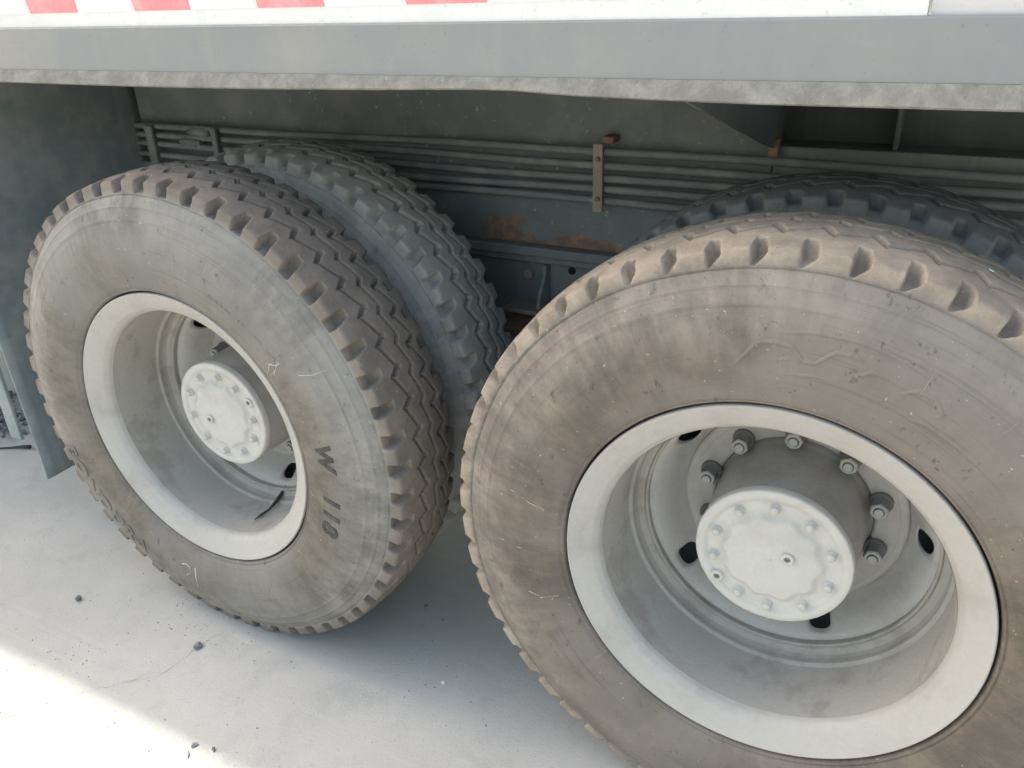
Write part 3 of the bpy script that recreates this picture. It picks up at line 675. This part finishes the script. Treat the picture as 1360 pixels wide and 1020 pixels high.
# ================================================================= loose things on the ground and on the wheels
def stone_me(name, s, seed, sub=2):
    bm = bmesh.new(); bmesh.ops.create_icosphere(bm, subdivisions=sub, radius=1)
    q = random.Random(seed); ax = (q.uniform(.75, 1.2), q.uniform(.7, 1.1), q.uniform(.55, .8))
    pl = [(Vector((q.gauss(0, 1), q.gauss(0, 1), q.gauss(0, 1))).normalized(), q.uniform(.35, .7)) for _ in range(11)]
    for v_ in bm.verts:
        p = v_.co.copy()
        for nrm, d in pl:
            e = p.dot(nrm)-d
            if e > 0: p -= nrm*e
        p *= 1+.10*mnoise.noise(p*2.2+Vector((seed, 0, 0)))
        v_.co = Vector((p.x*ax[0], p.y*ax[1], p.z*ax[2]))*s
    zmin = min(v_.co.z for v_ in bm.verts)
    for v_ in bm.verts: v_.co.z -= zmin+s*.06
    return from_bm(bm, name)
ST = [((-.032, -.086), .0150, 'largest dark angular stone on the concrete, in front of the grey tyre', 2),
      ((-.488, -.099), .0115, 'dark stone on a smudge of concrete, on the mud flap side of the tyre', 5),
      ((.203, -.322), .0085, 'grey stone at the corner of the trio by the sunlit concrete', 6),
      ((.254, -.311), .0085, 'pale edged grey stone of the trio, farthest from the sunlit concrete', 8),
      ((.211, -.347), .0080, 'elongated grey stone of the trio, closest to the sunlit concrete', 9),
      ((.428, .306), .0075, 'small dark stone on the shaded concrete between the two tyres', 12)]
for (xy, s, lab, sd_) in ST:
    o = add('stone', stone_me('stone', s, sd_), M['stone'], label=lab, category='stone', group='loose stones on the concrete')
    o.location = (*xy, 0); o.rotation_euler = (0, 0, sd_*1.3)
    if sd_ == 9: o.scale = (1.7, .65, .8)
# grit: far too many crumbs to count
grit = bmesh.new(); q = random.Random(21)
def crumb(x, y, s):
    v_ = [grit.verts.new((x+s*math.cos(a+q.uniform(-.4, .4))*q.uniform(.6, 1.2), y+s*math.sin(a)*q.uniform(.6, 1.2), -.0003)) for a in (0, 1.6, 3.1, 4.7)]
    t = grit.verts.new((x+q.uniform(-.3, .3)*s, y+q.uniform(-.3, .3)*s, s*q.uniform(.5, .9)))
    for i in range(4): grit.faces.new((v_[i], v_[(i+1) % 4], t))
for _ in range(900): crumb(q.uniform(-1.3, 1.2), q.uniform(-.65, .75), q.choice((.0008, .001, .0013, .0016, .002, .0026)))
for _ in range(160):
    c0 = q.choice(((-.06, -.03), (.1, .02), (-.2, .02), (.62, .1), (-.3, -.25)))
    crumb(c0[0]+q.gauss(0, .07), c0[1]+q.gauss(0, .05), q.choice((.0015, .002, .003)))
for xx, yy, s in ((.23, -.02, .0045), (-.15, -.07, .004), (-.17, -.06, .003), (-.02, -.36, .0045), (.12, -.38, .004), (.30, -.22, .0035), (.50, .28, .004), (.24, .13, .003), (.78, .02, .0035), (-.6, .02, .003)): crumb(xx, yy, s)
add('grit', from_bm(grit, 'grit'), M['stone'], kind='stuff', label='fine dark grit strewn over the concrete')
# gravel beyond the flap
gv = bmesh.new(); q = random.Random(4)
for _ in range(260):
    s = q.uniform(.006, .017); x = q.gauss(-1.78, .13); y = q.gauss(.50, .09)
    if x > -1.56 or y < .36: continue
    mt = Matrix.Translation((x, y, s*.5+q.random()*.018)) @ Matrix.Rotation(q.uniform(0, 6), 4, Vector((q.random(), q.random(), q.random())).normalized()) @ Matrix.Diagonal((s, s*.8, s*.7, 1))
    bmesh.ops.create_icosphere(gv, subdivisions=1, radius=1, matrix=mt)
add('gravel', from_bm(gv, 'gravel'), M['stone'], kind='stuff', label='dark gravel heaped beyond the mud flap')
o = box('concrete_block', (-3.1, -1.93, .34, .72, -.002, .30), M['white'], None, .03, label='pale concrete block beyond the gravel and mud flap', category='block')
pts = [(-1.425, .400, .014), (-1.46, .392, .010), (-1.50, .375, .006), (-1.56, .340, .006), (-1.66, .30, .006), (-1.8, .27, .006)]
o = add('wire', tube_me('wire', pts, [.008, .007, .004, .0032, .003, .003], 7), M['twig'], label='dark bent wire lying on the concrete beside the mud flap', category='wire')
chip = stone_me('chip', .0085, 31); o = add('chip', chip, M['chip'], label='white flat chip lying on concrete between the tyres', category='chip'); o.location = (.620, .088, 0); o.scale = (1.2, .9, .35)
# pebble caught in the grey tyre's tread and a flake on the tan tread
def on_tread(cx, th, y, r): return Vector((cx+r*math.cos(R(th)), y, ZC+r*math.sin(R(th))))
o = add('pebble', stone_me('pebble', .0062, 41), M['chip'], label='white pebble caught in a tread groove of the grey tyre', category='pebble'); PEB = o
fl_me = stone_me('flake', .010, 43); o = add('flake', fl_me, M['chip'], label='white flake stuck on the tan dusty tread', category='flake'); FLK = o
# twig lying inside the rim of the grey wheel
P = [(.0605, .1022, .3128), (.0639, .127, .3146), (.0691, .1506, .3179), (.0624, .1814, .3183), (.0552, .2147, .325), (.0552, .2382, .3352), (.0482, .2691, .342)]
add('twig', tube_me('twig', P, [.0012, .0040, .0028, .0052, .0042, .0050, .0045], 7), M['twig'], label='dark broken twig lying inside the rim below the hub', category='twig')

# cracks in the concrete
CR = [(-.283, -.475), (-.24, -.426), (-.204, -.36), (-.187, -.341), (-.124, -.28), (-.061, -.217), (-.043, -.197), (-.033, -.12), (-.034, -.087), (-.008, -.003)]
add_crack(CR, .0009, 1); add_crack([(-.11, -.265), (-.075, -.215), (-.05, -.195)], .0008, 2)
PEB.location = on_tread(0, 9.9, .1045, .602); FLK.location = on_tread(WB, 66.4, .163, .6105)
PEB.rotation_euler = (.4, 1.2, .3); FLK.rotation_euler = (0, R(90-66.4), .3); FLK.scale = (1.3, .55, .3)
